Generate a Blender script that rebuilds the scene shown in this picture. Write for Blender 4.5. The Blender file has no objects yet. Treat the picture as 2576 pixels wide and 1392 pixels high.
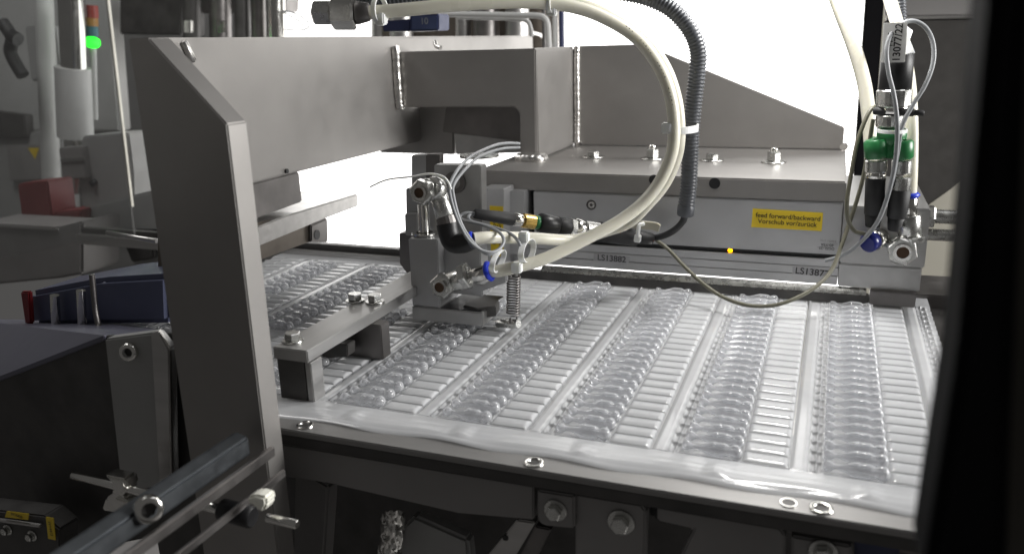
import bpy, bmesh, math, random
from mathutils import Vector, Matrix
random.seed(7)
S = 0.001                                   # everything below is written in millimetres
scene = bpy.context.scene
COL = scene.collection

# ------------------------------------------------------------------ camera, world, lamps, exposure
FPX, CX, CY = 2081.37, 1287.5, 696.0
CR = Vector((0.93376, 0.35687, -0.02702)); CU = Vector((-0.07253, 0.26263, 0.96217)); CF = Vector((-0.35046, 0.89648, -0.27112))
CP = Vector((0, 0, 200))
cam = bpy.data.cameras.new('camera'); co = bpy.data.objects.new('camera', cam); COL.objects.link(co)
cam.sensor_width = 36; cam.lens = 36 * FPX / 2575.0
cam.clip_start = 0.005; cam.clip_end = 30
scene.render.engine = 'CYCLES'; scene.cycles.transparent_max_bounces = 24; scene.cycles.max_bounces = 10
co.matrix_world = Matrix(((CR.x, CU.x, -CF.x, CP.x * S), (CR.y, CU.y, -CF.y, CP.y * S), (CR.z, CU.z, -CF.z, CP.z * S), (0, 0, 0, 1)))
cam.dof.use_dof = True; cam.dof.focus_distance = 0.585; cam.dof.aperture_fstop = cam.lens / 3.2
scene.camera = co
world = bpy.data.worlds.new('World'); scene.world = world; world.use_nodes = True
bg = world.node_tree.nodes['Background']; bg.inputs[0].default_value = (1.0, 0.97, 0.94, 1); bg.inputs[1].default_value = 0.075
def area(name, loc, target, sx, sy, power, col=(1, 1, 1), spread=180):
    l = bpy.data.lights.new(name, 'AREA'); l.shape = 'RECTANGLE'; l.size = sx * S; l.size_y = sy * S; l.energy = power; l.color = col
    l.spread = math.radians(spread)
    o = bpy.data.objects.new(name, l); COL.objects.link(o); o.location = Vector(loc) * S
    o.rotation_euler = (Vector(target) - Vector(loc)).to_track_quat('-Z', 'Y').to_euler()
    return o
area('overhead_lamp', (-20, 640, 310), (-60, 610, 0), 100, 50, 0.95, (1.0, 0.98, 0.95))
area('ceiling_lamp', (500, 800, 1300), (-150, 560, 50), 600, 300, 2.0, (0.98, 0.98, 1.0))
area('side_fill', (1000, 800, 380), (-300, 480, 120), 500, 400, 21.0, (1.0, 0.99, 0.97))  # added area light, brightens the right-facing steel sides
area('wing_fill', (-900, 560, 900), (-1080, 1050, 60), 300, 300, 4.0, (1.0, 0.99, 0.97))  # added fill light to brighten the machinery at the left
vs = scene.view_settings; vs.view_transform = 'Standard'; vs.look = 'None'; vs.gamma = 1; vs.exposure = 0; vs.use_curve_mapping = False
BACK_GLOW = 2.6

# ------------------------------------------------------------------ photo pixel (2575 x 1392 view) -> point on a plane of the place
def ray(x, y): return CF * FPX + CR * (x - CX) - CU * (y - CY)
def onY(x, y, Y): d = ray(x, y); return CP + d * ((Y - CP.y) / d.y)
def onX(x, y, X): d = ray(x, y); return CP + d * ((X - CP.x) / d.x)
def onZ(x, y, Z): d = ray(x, y); return CP + d * ((Z - CP.z) / d.z)
def mmpx(p): return (p - CP).dot(CF) / FPX
def topx(p):
    v = Vector(p) - CP; z = v.dot(CF)
    return CX + FPX * v.dot(CR) / z, CY - FPX * v.dot(CU) / z

# ------------------------------------------------------------------ materials
def ramp_noise(nt, scale, stretch=(1, 1, 1), detail=4):
    tc = nt.nodes.new('ShaderNodeTexCoord'); mp = nt.nodes.new('ShaderNodeMapping'); mp.inputs['Scale'].default_value = stretch
    n = nt.nodes.new('ShaderNodeTexNoise'); n.inputs['Scale'].default_value = scale; n.inputs['Detail'].default_value = detail
    nt.links.new(tc.outputs['Object'], mp.inputs[0]); nt.links.new(mp.outputs[0], n.inputs['Vector'])
    return n
def remap(nt, src, lo, hi):
    m = nt.nodes.new('ShaderNodeMapRange'); m.inputs[1].default_value = 0.3; m.inputs[2].default_value = 0.7
    m.inputs[3].default_value = lo; m.inputs[4].default_value = hi; nt.links.new(src, m.inputs[0]); return m.outputs[0]
def mat(name, base, rough=0.4, metal=0.0, var=0.12, rvar=0.08, scale=60, stretch=(1, 1, 1), bump=0.0, bscale=900, spec=0.5, coat=0.0, sss=0.0, emit=None, estr=0.0, alpha=1.0):
    m = bpy.data.materials.new(name); m.use_nodes = True; nt = m.node_tree; p = nt.nodes['Principled BSDF']
    p.inputs['Metallic'].default_value = metal; p.inputs['Specular IOR Level'].default_value = spec
    p.inputs['Coat Weight'].default_value = coat
    n = ramp_noise(nt, scale, stretch)
    mx = nt.nodes.new('ShaderNodeMix'); mx.data_type = 'RGBA'
    mx.inputs[6].default_value = tuple(c * (1 - var) for c in base) + (1,); mx.inputs[7].default_value = tuple(min(1, c * (1 + var)) for c in base) + (1,)
    nt.links.new(remap(nt, n.outputs['Fac'], 0, 1), mx.inputs[0]); nt.links.new(mx.outputs[2], p.inputs['Base Color'])
    n2 = ramp_noise(nt, scale * 1.7, stretch)
    nt.links.new(remap(nt, n2.outputs['Fac'], max(0.02, rough - rvar), rough + rvar), p.inputs['Roughness'])
    if bump:
        n3 = ramp_noise(nt, bscale, stretch, 2); b = nt.nodes.new('ShaderNodeBump'); b.inputs['Strength'].default_value = bump; b.inputs['Distance'].default_value = 0.0002
        nt.links.new(n3.outputs['Fac'], b.inputs['Height']); nt.links.new(b.outputs[0], p.inputs['Normal'])
    if sss: p.inputs['Subsurface Weight'].default_value = sss; p.inputs['Subsurface Radius'].default_value = (0.004, 0.004, 0.003); p.inputs['Subsurface Scale'].default_value = 1.0
    if emit: p.inputs['Emission Color'].default_value = emit + (1,); p.inputs['Emission Strength'].default_value = estr
    return m
def clear(name, tint, body, fac, rough=0.08, ior=1.45, bump=0.0, rim=0.0):
    m = bpy.data.materials.new(name); m.use_nodes = True; nt = m.node_tree; nt.nodes.remove(nt.nodes['Principled BSDF'])
    out = nt.nodes['Material Output']
    t = nt.nodes.new('ShaderNodeBsdfTransparent'); t.inputs[0].default_value = tint + (1,)
    d = nt.nodes.new('ShaderNodeBsdfDiffuse'); d.inputs[0].default_value = body + (1,)
    g = nt.nodes.new('ShaderNodeBsdfGlossy'); g.inputs['Roughness'].default_value = rough
    a = nt.nodes.new('ShaderNodeMixShader'); b = nt.nodes.new('ShaderNodeMixShader'); f = nt.nodes.new('ShaderNodeLayerWeight'); f0 = ((ior - 1) / (ior + 1)) ** 2
    pw = nt.nodes.new('ShaderNodeMath'); pw.operation = 'POWER'; pw.inputs[1].default_value = 5; nt.links.new(f.outputs['Facing'], pw.inputs[0])
    ml = nt.nodes.new('ShaderNodeMath'); ml.operation = 'MULTIPLY_ADD'; ml.inputs[1].default_value = 1 - f0; ml.inputs[2].default_value = f0; nt.links.new(pw.outputs[0], ml.inputs[0])
    n = ramp_noise(nt, 25, (1, 1, 1)); nt.links.new(remap(nt, n.outputs['Fac'], max(0, fac - 0.06), min(1, fac + 0.06)), a.inputs[0])
    if rim:
        lw = nt.nodes.new('ShaderNodeLayerWeight'); q = nt.nodes.new('ShaderNodeMath'); q.operation = 'POWER'; q.inputs[1].default_value = 2.0
        q2 = nt.nodes.new('ShaderNodeMath'); q2.operation = 'MULTIPLY_ADD'; q2.inputs[1].default_value = rim; q2.inputs[2].default_value = fac
        nt.links.new(lw.outputs['Facing'], q.inputs[0]); nt.links.new(q.outputs[0], q2.inputs[0]); nt.links.new(q2.outputs[0], a.inputs[0])
    nt.links.new(t.outputs[0], a.inputs[1]); nt.links.new(d.outputs[0], a.inputs[2])
    nt.links.new(ml.outputs[0], b.inputs[0]); nt.links.new(a.outputs[0], b.inputs[1]); nt.links.new(g.outputs[0], b.inputs[2])
    nt.links.new(b.outputs[0], out.inputs[0])
    if bump:
        n3 = ramp_noise(nt, 120, (1, 1, 1), 2); bb = nt.nodes.new('ShaderNodeBump'); bb.inputs['Strength'].default_value = bump; bb.inputs['Distance'].default_value = 0.0006
        nt.links.new(n3.outputs['Fac'], bb.inputs['Height'])
        for k in (d, g, f): nt.links.new(bb.outputs[0], k.inputs['Normal'])
    return m
def glow(name, col, strength):
    m = bpy.data.materials.new(name); m.use_nodes = True; nt = m.node_tree; p = nt.nodes['Principled BSDF']
    p.inputs['Base Color'].default_value = col + (1,); p.inputs['Emission Color'].default_value = col + (1,); p.inputs['Emission Strength'].default_value = strength
    return m
M = {}
M['blasted'] = mat('blasted_steel', (0.32, 0.308, 0.297), 0.52, 0.9, 0.035, 0.025, 30, bump=0.3, bscale=1400)
M['brushed'] = mat('brushed_steel', (0.50, 0.49, 0.48), 0.36, 1.0, 0.10, 0.08, 30, (0.15, 4, 4), bump=0.15, bscale=500)
M['darksteel'] = mat('dark_steel', (0.20, 0.19, 0.185), 0.45, 1.0, 0.15, 0.08, 40, bump=0.15)
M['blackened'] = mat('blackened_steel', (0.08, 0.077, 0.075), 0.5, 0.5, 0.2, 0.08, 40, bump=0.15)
M['anod'] = mat('anodised_aluminium', (0.47, 0.47, 0.475), 0.42, 0.85, 0.05, 0.05, 25, bump=0.12, bscale=1800)
M['alu'] = mat('milled_aluminium', (0.43, 0.426, 0.42), 0.42, 0.9, 0.06, 0.05, 30, (3, 0.3, 3), bump=0.1, bscale=700)
M['chrome'] = mat('chrome', (0.74, 0.73, 0.70), 0.16, 1.0, 0.05, 0.05, 80)
M['zinc'] = mat('zinc_plate', (0.58, 0.58, 0.56), 0.28, 1.0, 0.08, 0.06, 120)
M['brass'] = mat('brass', (0.55, 0.38, 0.12), 0.25, 1.0, 0.08, 0.05, 120)
M['weld'] = mat('weld_bead', (0.60, 0.585, 0.565), 0.32, 1.0, 0.2, 0.1, 90, bump=0.25, bscale=180)
M['black'] = mat('black_plastic', (0.010, 0.010, 0.011), 0.42, 0, 0.2, 0.08, 60)
M['rubber'] = mat('black_rubber', (0.014, 0.014, 0.015), 0.6, 0, 0.2, 0.08, 60)
M['conduit'] = mat('conduit_grey', (0.075, 0.08, 0.09), 0.38, 0, 0.1, 0.06, 60)
M['hose'] = mat('ivory_hose', (0.66, 0.64, 0.55), 0.30, 0, 0.05, 0.06, 30, sss=0.35)
M['nylon'] = mat('white_nylon', (0.74, 0.75, 0.74), 0.35, 0, 0.05, 0.05, 60, sss=0.25)
M['cable'] = mat('grey_cable', (0.26, 0.27, 0.28), 0.42, 0, 0.08, 0.05, 60)
M['olive'] = mat('olive_cable', (0.13, 0.125, 0.09), 0.45, 0, 0.1, 0.05, 60)
M['yellow'] = mat('yellow_label', (0.72, 0.52, 0.02), 0.35, 0, 0.05, 0.05, 40)
M['tag'] = mat('clear_tag', (0.36, 0.36, 0.37), 0.25, 0, 0.05, 0.05, 40)
M['paper'] = mat('white_paper', (0.72, 0.72, 0.70), 0.5, 0, 0.05, 0.05, 60, bump=0.4, bscale=150)
M['ink'] = mat('black_ink', (0.012, 0.012, 0.012), 0.6, 0, 0.1, 0.05, 60)
M['green'] = mat('green_plastic', (0.018, 0.15, 0.045), 0.35, 0, 0.08, 0.05, 60)
M['blue'] = mat('blue_ring', (0.015, 0.04, 0.50), 0.35, 0, 0.08, 0.05, 60)
M['navy'] = mat('navy_box', (0.022, 0.03, 0.085), 0.45, 0, 0.1, 0.05, 60)
M['bluetray'] = mat('blue_tray', (0.085, 0.095, 0.155), 0.4, 0, 0.15, 0.05, 12)
M['red'] = mat('red_plastic', (0.17, 0.016, 0.018), 0.4, 0, 0.1, 0.05, 30)
M['grey'] = mat('grey_paint', (0.30, 0.30, 0.295), 0.5, 0, 0.08, 0.06, 14)
M['lightgrey'] = mat('light_grey_paint', (0.50, 0.50, 0.49), 0.5, 0, 0.06, 0.06, 10)
M['darkgrey'] = mat('dark_grey_paint', (0.24, 0.232, 0.228), 0.45, 0, 0.12, 0.06, 14)
M['frame'] = mat('black_door_frame', (0.006, 0.006, 0.007), 0.85, 0, 0.2, 0.08, 14, spec=0.1)
M['film'] = clear('clear_blister_film', (0.93, 0.94, 0.95), (0.77, 0.78, 0.80), 0.57, 0.13, 1.50, 0.08)
M['ampoule'] = clear('clear_ampoule_plastic', (0.96, 0.965, 0.975), (0.72, 0.73, 0.75), 0.26, 0.08, 1.53, rim=0.58)
M['acrylic'] = clear('acrylic_pane', (0.93, 0.94, 0.94), (0.45, 0.44, 0.43), 0.16, 0.05, 1.35)
M['acrylic_edge'] = mat('acrylic_cut_edge', (0.72, 0.70, 0.62), 0.3)
M['back'] = glow('lit_diffuser', (1.0, 0.99, 0.97), BACK_GLOW)
M['led'] = glow('amber_led', (1.0, 0.42, 0.0), 9.0)
M['glamp'] = glow('green_lamp_lit', (0.02, 1.0, 0.03), 3.0)
M['rlamp'] = mat('red_lens', (0.28, 0.04, 0.03), 0.3); M['alamp'] = mat('amber_lens', (0.34, 0.17, 0.03), 0.3); M['blamp'] = mat('teal_lens', (0.03, 0.14, 0.17), 0.3)

# ------------------------------------------------------------------ mesh builder (millimetres in, one mesh object out)
def basis(axis):
    a = Vector(axis).normalized(); t = Vector((0, 0, 1)) if abs(a.z) < 0.9 else Vector((1, 0, 0))
    u = a.cross(t).normalized(); return a, u, a.cross(u)
class MB:
    def __init__(s): s.v = []; s.f = []; s.sm = []
    def add(s, vs, fs, smooth=False):
        k = len(s.v); s.v += [tuple(v) for v in vs]; s.f += [tuple(i + k for i in f) for f in fs]; s.sm += [smooth] * len(fs); return s
    def bm(s, bm, smooth=False):
        bm.verts.index_update(); s.add([v.co[:] for v in bm.verts], [[v.index for v in f.verts] for f in bm.faces], smooth); bm.free(); return s
    def poly(s, pts, ext, bev=0.0, seg=2):
        pts = [Vector(p) for p in pts]; ext = Vector(ext); bm = bmesh.new()
        a = [bm.verts.new(p) for p in pts]; b = [bm.verts.new(p + ext) for p in pts]; n = len(pts)
        bm.faces.new(a); bm.faces.new(b[::-1])
        for i in range(n): bm.faces.new((a[i], b[i], b[(i + 1) % n], a[(i + 1) % n]))
        bmesh.ops.recalc_face_normals(bm, faces=bm.faces[:])
        if bev: bmesh.ops.bevel(bm, geom=bm.edges[:], offset=bev, segments=seg, affect='EDGES', clamp_overlap=True)
        return s.bm(bm)
    def box(s, x0, x1, y0, y1, z0, z1, bev=0.6):
        return s.poly([(x0, y0, z0), (x1, y0, z0), (x1, y0, z1), (x0, y0, z1)], (0, y1 - y0, 0), bev)
    def pY(s, px, Y, depth, bev=0.6, sc=None): return s.poly([onY(a, b, Y) for a, b in px], (0, depth, 0), bev)
    def pX(s, px, X, depth, bev=0.6): return s.poly([onX(a, b, X) for a, b in px], (depth, 0, 0), bev)
    def pZ(s, px, Z, depth, bev=0.6): return s.poly([onZ(a, b, Z) for a, b in px], (0, 0, depth), bev)
    def lathe(s, p0, p1, prof, seg=24, smooth=True, caps=True, rot=0.0):
        """prof: (t along p0->p1 in 0..1 or mm if >1 range given by caller, radius)"""
        p0 = Vector(p0); p1 = Vector(p1); a, u, w = basis(p1 - p0); L = (p1 - p0).length; vs = []; fs = []
        for t, r in prof:
            c = p0 + a * (t * L)
            for k in range(seg):
                th = 2 * math.pi * k / seg + rot; vs.append(c + (u * math.cos(th) + w * math.sin(th)) * r)
        for i in range(len(prof) - 1):
            for k in range(seg):
                k2 = (k + 1) % seg; fs.append((i * seg + k, i * seg + k2, (i + 1) * seg + k2, (i + 1) * seg + k))
        s.add(vs, fs, smooth)
        if caps:
            n = len(prof); s.add([v for v in vs[:seg]], [tuple(range(seg))[::-1]]); s.add([v for v in vs[(n - 1) * seg:]], [tuple(range(seg))])
        return s
    def cyl(s, p0, p1, r, r1=None, seg=24, ch=0.0, smooth=True, rot=0.0):
        r1 = r if r1 is None else r1; L = (Vector(p1) - Vector(p0)).length
        if ch: pr = [(0, r - ch), (ch / L, r), (1 - ch / L, r1), (1, r1 - ch)]
        else: pr = [(0, r), (1, r1)]
        return s.lathe(p0, p1, pr, seg, smooth, True, rot)
    def hex(s, p0, p1, r, ch=0.4, rot=0.0): return s.cyl(p0, p1, r, seg=6, ch=ch, smooth=False, rot=rot)
    def ring(s, p0, p1, ro, ri, seg=28, rot=0.0, oseg=None):
        return s.lathe(p0, p1, [(0, ri), (0, ro), (1, ro), (1, ri), (0, ri)], seg, False, False, rot)
    def tube(s, pts, r, seg=12, rfun=None, sub=8, caps=True):
        P = smooth_path(pts, sub); n = len(P); vs = []; fs = []
        t0 = (P[1] - P[0]).normalized(); _, u, _ = basis(t0)
        for i, p in enumerate(P):
            t = (P[min(i + 1, n - 1)] - P[max(i - 1, 0)]).normalized(); u = (u - t * u.dot(t)).normalized(); w = t.cross(u)
            rr = rfun(i) if rfun else r
            for k in range(seg):
                th = 2 * math.pi * k / seg; vs.append(p + (u * math.cos(th) + w * math.sin(th)) * rr)
        for i in range(n - 1):
            for k in range(seg):
                k2 = (k + 1) % seg; fs.append((i * seg + k, i * seg + k2, (i + 1) * seg + k2, (i + 1) * seg + k))
        s.add(vs, fs, True)
        if caps: s.add(vs[:seg], [tuple(range(seg))[::-1]]); s.add(vs[-seg:], [tuple(range(seg))])
        return s
    def build(s, name, material, parent=None, mats=None):
        me = bpy.data.meshes.new(name); me.from_pydata([(x * S, y * S, z * S) for x, y, z in s.v], [], s.f); me.update()
        bm = bmesh.new(); bm.from_mesh(me); bmesh.ops.recalc_face_normals(bm, faces=bm.faces[:]); bm.to_mesh(me); bm.free()
        me.polygons.foreach_set('use_smooth', s.sm)
        me.materials.append(material)
        o = bpy.data.objects.new(name, me); COL.objects.link(o)
        if parent: o.parent = parent; o.matrix_parent_inverse = parent.matrix_basis.inverted()
        return o
def smooth_path(pts, sub):
    P = [Vector(p) for p in pts]; out = []
    if sub <= 1 or len(P) < 3: return P
    for i in range(len(P) - 1):
        p0 = P[i - 1] if i else P[0] * 2 - P[1]; p1 = P[i]; p2 = P[i + 1]; p3 = P[i + 2] if i + 2 < len(P) else P[-1] * 2 - P[-2]
        for k in range(sub):
            t = k / sub; out.append(0.5 * ((2 * p1) + (p2 - p0) * t + (2 * p0 - 5 * p1 + 4 * p2 - p3) * t * t + (3 * p1 - p0 - 3 * p2 + p3) * t ** 3))
    out.append(P[-1]); return out
def even_path(pts, step):
    P = smooth_path(pts, 40); out = [P[0]]; acc = 0
    for a, b in zip(P, P[1:]):
        L = (b - a).length
        while acc + L >= step:
            a = a + (b - a) * ((step - acc) / L); out.append(a.copy()); L = (b - a).length; acc = 0
        acc += L
    return out
def tag(o, label, cat, group=None, kind=None):
    if label: o['label'] = label
    if cat: o['category'] = cat
    if group: o['group'] = group
    if kind: o['kind'] = kind
    return o
def thing(name, label, cat, loc, group=None):
    o = bpy.data.objects.new(name, None); o.empty_display_size = 0.01; COL.objects.link(o); o.location = Vector(loc) * S
    bpy.context.view_layer.update()
    return tag(o, label, cat, group)
def text(body, name, origin, xdir, ydir, size, material, parent, lift=0.15, extrude=0.02, align='CENTER', bold=0.0):
    cu = bpy.data.curves.new(name, 'FONT'); cu.body = body; cu.size = size * S; cu.align_x = align; cu.align_y = 'CENTER'; cu.extrude = extrude * S; cu.space_line = 0.95; cu.offset = bold * S
    t = bpy.data.objects.new(name, cu); COL.objects.link(t)
    me = bpy.data.meshes.new_from_object(t.evaluated_get(bpy.context.evaluated_depsgraph_get())); bpy.data.objects.remove(t); me.name = name
    x = Vector(xdir).normalized(); y = Vector(ydir); y = (y - x * y.dot(x)).normalized(); z = x.cross(y); o0 = Vector(origin) + z * lift
    me.transform(Matrix(((x.x, y.x, z.x, o0.x * S), (x.y, y.y, z.y, o0.y * S), (x.z, y.z, z.z, o0.z * S), (0, 0, 0, 1))))
    me.materials.clear(); me.materials.append(material)
    o = bpy.data.objects.new(name, me); COL.objects.link(o)
    if parent: o.parent = parent; o.matrix_parent_inverse = parent.matrix_basis.inverted()
    return o
def child_of(o, parent): o.parent = parent; o.matrix_parent_inverse = parent.matrix_world.inverted(); return o
def hexbolt(base, r, h, parent, wr=None, wh=1.2, name='bolt', m='zinc', ax=(0, 0, 1), rot=0.3, socket=False):
    base = Vector(base); ax = Vector(ax); wr = wr or r * 1.5
    b = MB().hex(base + ax * wh, base + ax * (wh + h), r, 0.5, rot).build(name, M[m], parent)
    MB().cyl(base, base + ax * wh, wr, ch=0.3).build('washer', M[m], b)
    return b
def sockethead(base, ax, r, h, parent, name='screw', m='zinc'):
    base = Vector(base); ax = Vector(ax).normalized()
    b = MB().lathe(base, base + ax * h, [(0, r), (0.85, r), (1, r * 0.88), (1, r * 0.55)], 24, True, False).build(name, M[m], parent)
    MB().cyl(base + ax * (h * 0.4), base + ax * (h * 0.45), r * 0.6, seg=6, smooth=False).build('socket', M['blackened'], b)
    return b

# ------------------------------------------------------------------ the setting
t = MB().box(-1500, 700, -300, 2400, -460, -450, 0).build('floor', M['darkgrey']); tag(t, None, None, None, 'structure')
t = MB().box(-2000, 900, 1700, 1720, -460, 1500, 0).build('back_wall', M['grey']); tag(t, None, None, None, 'structure')

# bright panel behind everything
a = onY(700, 300, 1300); b = onY(2176, 300, 1300)
bp = thing('light_panel', 'blown-out white lit panel behind the whole machine', 'light panel', ((a.x + b.x) / 2, 1300, -196))
MB().box(a.x, b.x, 1300, 1304, -190, 620, 0).build('diffuser', M['back'], bp)
MB().box(a.x - 6, b.x + 6, 1305, 1330, -196, 626, 1).build('housing', M['lightgrey'], bp)

# ------------------------------------------------------------------ table, front rail
tb = MB()

tb.box(-522, 120, 372, 383, -7.2, -2.5, 0.3)
for k in range(-3, 7):                                     # lands under the strips, dark slots under the ampoules
    g = -74.7 + 67.1 * (k - 1) * -1
    tb.box(g - 22.5, g + 9, 383.2, 668, -7.2, -2.5, 0.3)
tab = tb.build('forming_table', M['alu'])
MB().box(-522, 120, 372, 700, -30, -7.3, 0.5).build('slot_floor', M['darksteel'], tab); tag(tab, 'slotted steel table under the clear film', 'machine table')

fr = thing('front_rail', 'long steel guide rail along the front edge of the film', 'rail', (-150, 345, -35))
MB().box(-520, 110, 344.5, 371.5, -6, -2.2, 0.6).build('rail_top', mat('satin_rail', (0.26, 0.255, 0.25), 0.5, 0.75, 0.08, 0.06, 20, (0.15, 3, 3), bump=0.1, bscale=500), fr)
MB().box(-520, 110, 345.5, 368, -12.5, -6.2, 0.4).build('rail_face_shaded', M['blackened'], fr)  # front face of the rail, its shade put in as a black colour
for q in ((767, 1069), (1343, 1163), (2065, 1278)):
    p = onZ(q[0], q[1], -2)
    s_ = MB().lathe(p + Vector((0, 0, -0.1)), p + Vector((0, 0, 0.9)), [(0, 5.2), (0.9, 5.0), (1, 4.4), (1, 3.2), (0.2, 2.9)], 28, True, False).build('screw', M['chrome'], fr)
    MB().cyl(p + Vector((0, 0, 0.0)), p + Vector((0, 0, 0.25)), 3.0, seg=6, smooth=False).build('socket', M['blackened'], s_)
p = onZ(1983, 1264, -2)
h_ = MB().cyl(p + Vector((0, 0, -0.2)), p + Vector((0, 0, 0.25)), 3.1).build('threaded_hole', M['blackened'], fr)
MB().ring(p + Vector((0, 0, -0.2)), p + Vector((0, 0, 0.45)), 3.8, 3.1).build('hole_rim', M['chrome'], h_)

# ------------------------------------------------------------------ film with its formed cavities
PX, PY0, PYP, NR = 67.1, 386.0, 11.0, 26
U0 = -74.9                                                  # left edge of the bare strip left of the second column from the right
def sst(a, b, x):
    t = max(0, min(1, (x - a) / (b - a))); return t * t * (3 - 2 * t)
def film_h(u, v):
    if u < 7.5: return 0.0
    if u < 8.3: return -2.0 * sst(7.5, 7.9, u) * (1 - sst(7.9, 8.3, u))
    if u < 14.2:
        e = min(v, 1 - v); return -1.4 * sst(0.04, 0.10, e) * sst(8.3, 9.0, u) * (1 - sst(13.6, 14.2, u)) + (0.5 if 10.9 < u < 11.6 else 0)
    if u < 43.2:
        w = 2.2 + 2.0 * sst(18, 29, u); d = abs(v - 0.5) * PYP
        return -1.6 * sst(14.2, 15, u) * (1 - sst(42.6, 43.2, u)) * (1 - 0.8 * sst(w - 0.6, w + 0.5, d))
    if u < 44.6: return -2.2 * sst(43.2, 43.6, u) * (1 - sst(44.2, 44.6, u))
    if u < 65.4:
        e = min(v, 1 - v); eu = min(u - 44.6, 65.4 - u)
        return (1.15 * (1 - (abs(v - 0.5) * 2) ** 2.6) ** 0.8 - 0.2) * sst(0, 1.2, eu) - 2.2 * (1 - sst(0.015, 0.05, e))
    return -2.6 * sst(65.4, 65.9, u) * (1 - sst(66.6, 67.1, u))
US = [0, 2.5, 5, 7.4, 7.9, 8.3, 8.9, 10.8, 10.95, 11.55, 11.7, 13.5, 14.2, 14.8, 16, 18, 20.5, 23, 26, 29, 33, 37, 40, 42.6, 43.2, 43.7, 44.2, 44.6, 45.0, 45.7, 47, 50, 55, 60, 63.2, 64.4, 65.0, 65.4, 65.9, 66.6]
VS = [0, 0.03, 0.055, 0.1, 0.2, 0.3, 0.4, 0.5, 0.6, 0.7, 0.8, 0.9, 0.945, 0.97]
xs = []
for k in range(-7, 3):
    for u in US: xs.append((U0 + k * PX + u, u))
xs = [q for q in xs if -520 < q[0] < 78]
rows = []                                                   # (y, fn of u, x -> z)
def wav(x): return math.sin(x * 2 * math.pi / PX + 0.6)
def edge(x): return 357.0 + 1.1 * wav(x) + 0.4 * math.sin(x * 0.031 + 1)
FR = [0, 0.06, 0.13, 0.2, 0.27, 0.34, 0.42, 0.5, 0.56, 0.62, 0.7, 0.8, 0.9, 1.0]
def tabz(x, y):                                             # the little folded tab in the margin of each column
    c = (x - (-108.5)) / PX; d = (c - round(c)) * PX
    return 1.1 * (sst(0, 0.5, 2.6 - abs(d - 1.2)) - 0.8 * sst(0, 0.5, 1.3 - abs(d - 1.6))) * sst(362.5, 363.2, y) * (1 - sst(374, 376, y))
vv = []
for f in FR:
    row = []
    for x, u in xs:
        y = edge(x) + (380.4 - edge(x)) * f
        z = -1.2 * (1 - sst(0, 0.35, f)) * (0.75 + 0.45 * wav(x + 20)) + 0.12 * math.sin(f * 30) * sst(0.0, 0.2, f) * (1 - sst(0.8, 1, f)) + 0.1 * (1 + wav(x + 14)) * math.sin(f * 3.14)
        z += tabz(x, y); row.append((x, y, z - (0.9 if f == 0 else 0)))
    vv.append(row)
for r in range(NR):
    for v in VS:
        y = PY0 - PYP / 2 + r * PYP + v * PYP
        if y <= 380.41: y = 380.6
        vv.append([(x, y, film_h(u, v) + 0.12 * math.sin(x * 0.05 + y * 0.021)) for x, u in xs])
for y in (667, 670, 680, 690): vv.append([(x, y, 0.0) for x, u in xs])
fm = MB(); n = len(xs)
fm.add([p for r in vv for p in r], [(i * n + j, i * n + j + 1, (i + 1) * n + j + 1, (i + 1) * n + j) for i in range(len(vv) - 1) for j in range(n - 1)], True)
film = fm.build('blister_film', M['film']); tag(film, 'wide clear plastic film with rows of formed cavities on the table', 'blister film')

# ------------------------------------------------------------------ ampoules, every one an object
AP = [(0, .9), (0.2, 2.3), (1.6, 2.7), (3.6, 2.5), (4.6, 1.6), (5.6, 1.15), (7.2, 1.3), (10, 2.2), (13, 3.3), (15, 3.8), (16.2, 3.9), (16.8, 3.5), (17.4, 3.9), (18.2, 3.5), (18.8, 3.95), (19.6, 3.5), (20.2, 3.8), (21.6, 3.4), (22.6, 2.7), (23.4, 2.6), (24.3, 3.1), (25.6, 3.6), (27, 3.6), (28.2, 2.9), (29, 1.6), (29.3, .3)]
am = MB().lathe((0, 0, 0), (29.3, 0, 0), [(t / 29.3, r) for t, r in AP], 14)
proto = am.build('ampoule', M['ampoule']); proto.location = (0, 0, -9)
ORD = 'front-most,second,third,fourth,fifth,sixth,seventh,eighth,ninth,tenth,eleventh,twelfth,thirteenth,fourteenth,fifteenth,sixteenth,seventeenth,eighteenth,nineteenth,twentieth,twenty-first,twenty-second,twenty-third,twenty-fourth,twenty-fifth,twenty-sixth'.split(',')
CN = {1: 'rightmost column', 0: 'second column from the right', -1: 'third column from the right', -2: 'fourth column from the right', -3: 'column beside the grey clamp', -4: 'column under the cross bar', -5: 'first column left of the cross bar', -6: 'second column left of the cross bar'}
first = True
for c in range(1, -7, -1):
    for r in range(NR - 1):
        x = U0 + c * PX + 14.6; y = PY0 + r * PYP
        q = topx((x + 20, y, 2)); ql = topx((x + 5, y, 2))
        if q[0] < 668 + (q[1] - 650) * 0.115: continue
        if c == -4 and r < 20 and not (1010 > q[0] > 830): pass
        if c == -4 and r > 14: continue
        if c == -3 and r > 18: continue
        o = proto if first else proto.copy()
        if not first: COL.objects.link(o)
        first = False
        o.location = (x * S, (y + random.uniform(-.25, .25)) * S, 1.5 * S); o.rotation_euler = (random.uniform(0, 6), random.uniform(-.015, .015), random.uniform(-.02, .02))
        w = ORD[r] + (' from the front' if r else '')
        tag(o, f'clear ampoule, {w}, in the {CN[c]}', 'ampoule', 'clear ampoules lying in the film cavities')
#@@PART2
V = Vector
def path(lst): return [onY(a, b, y) for a, b, y in lst]
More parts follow.
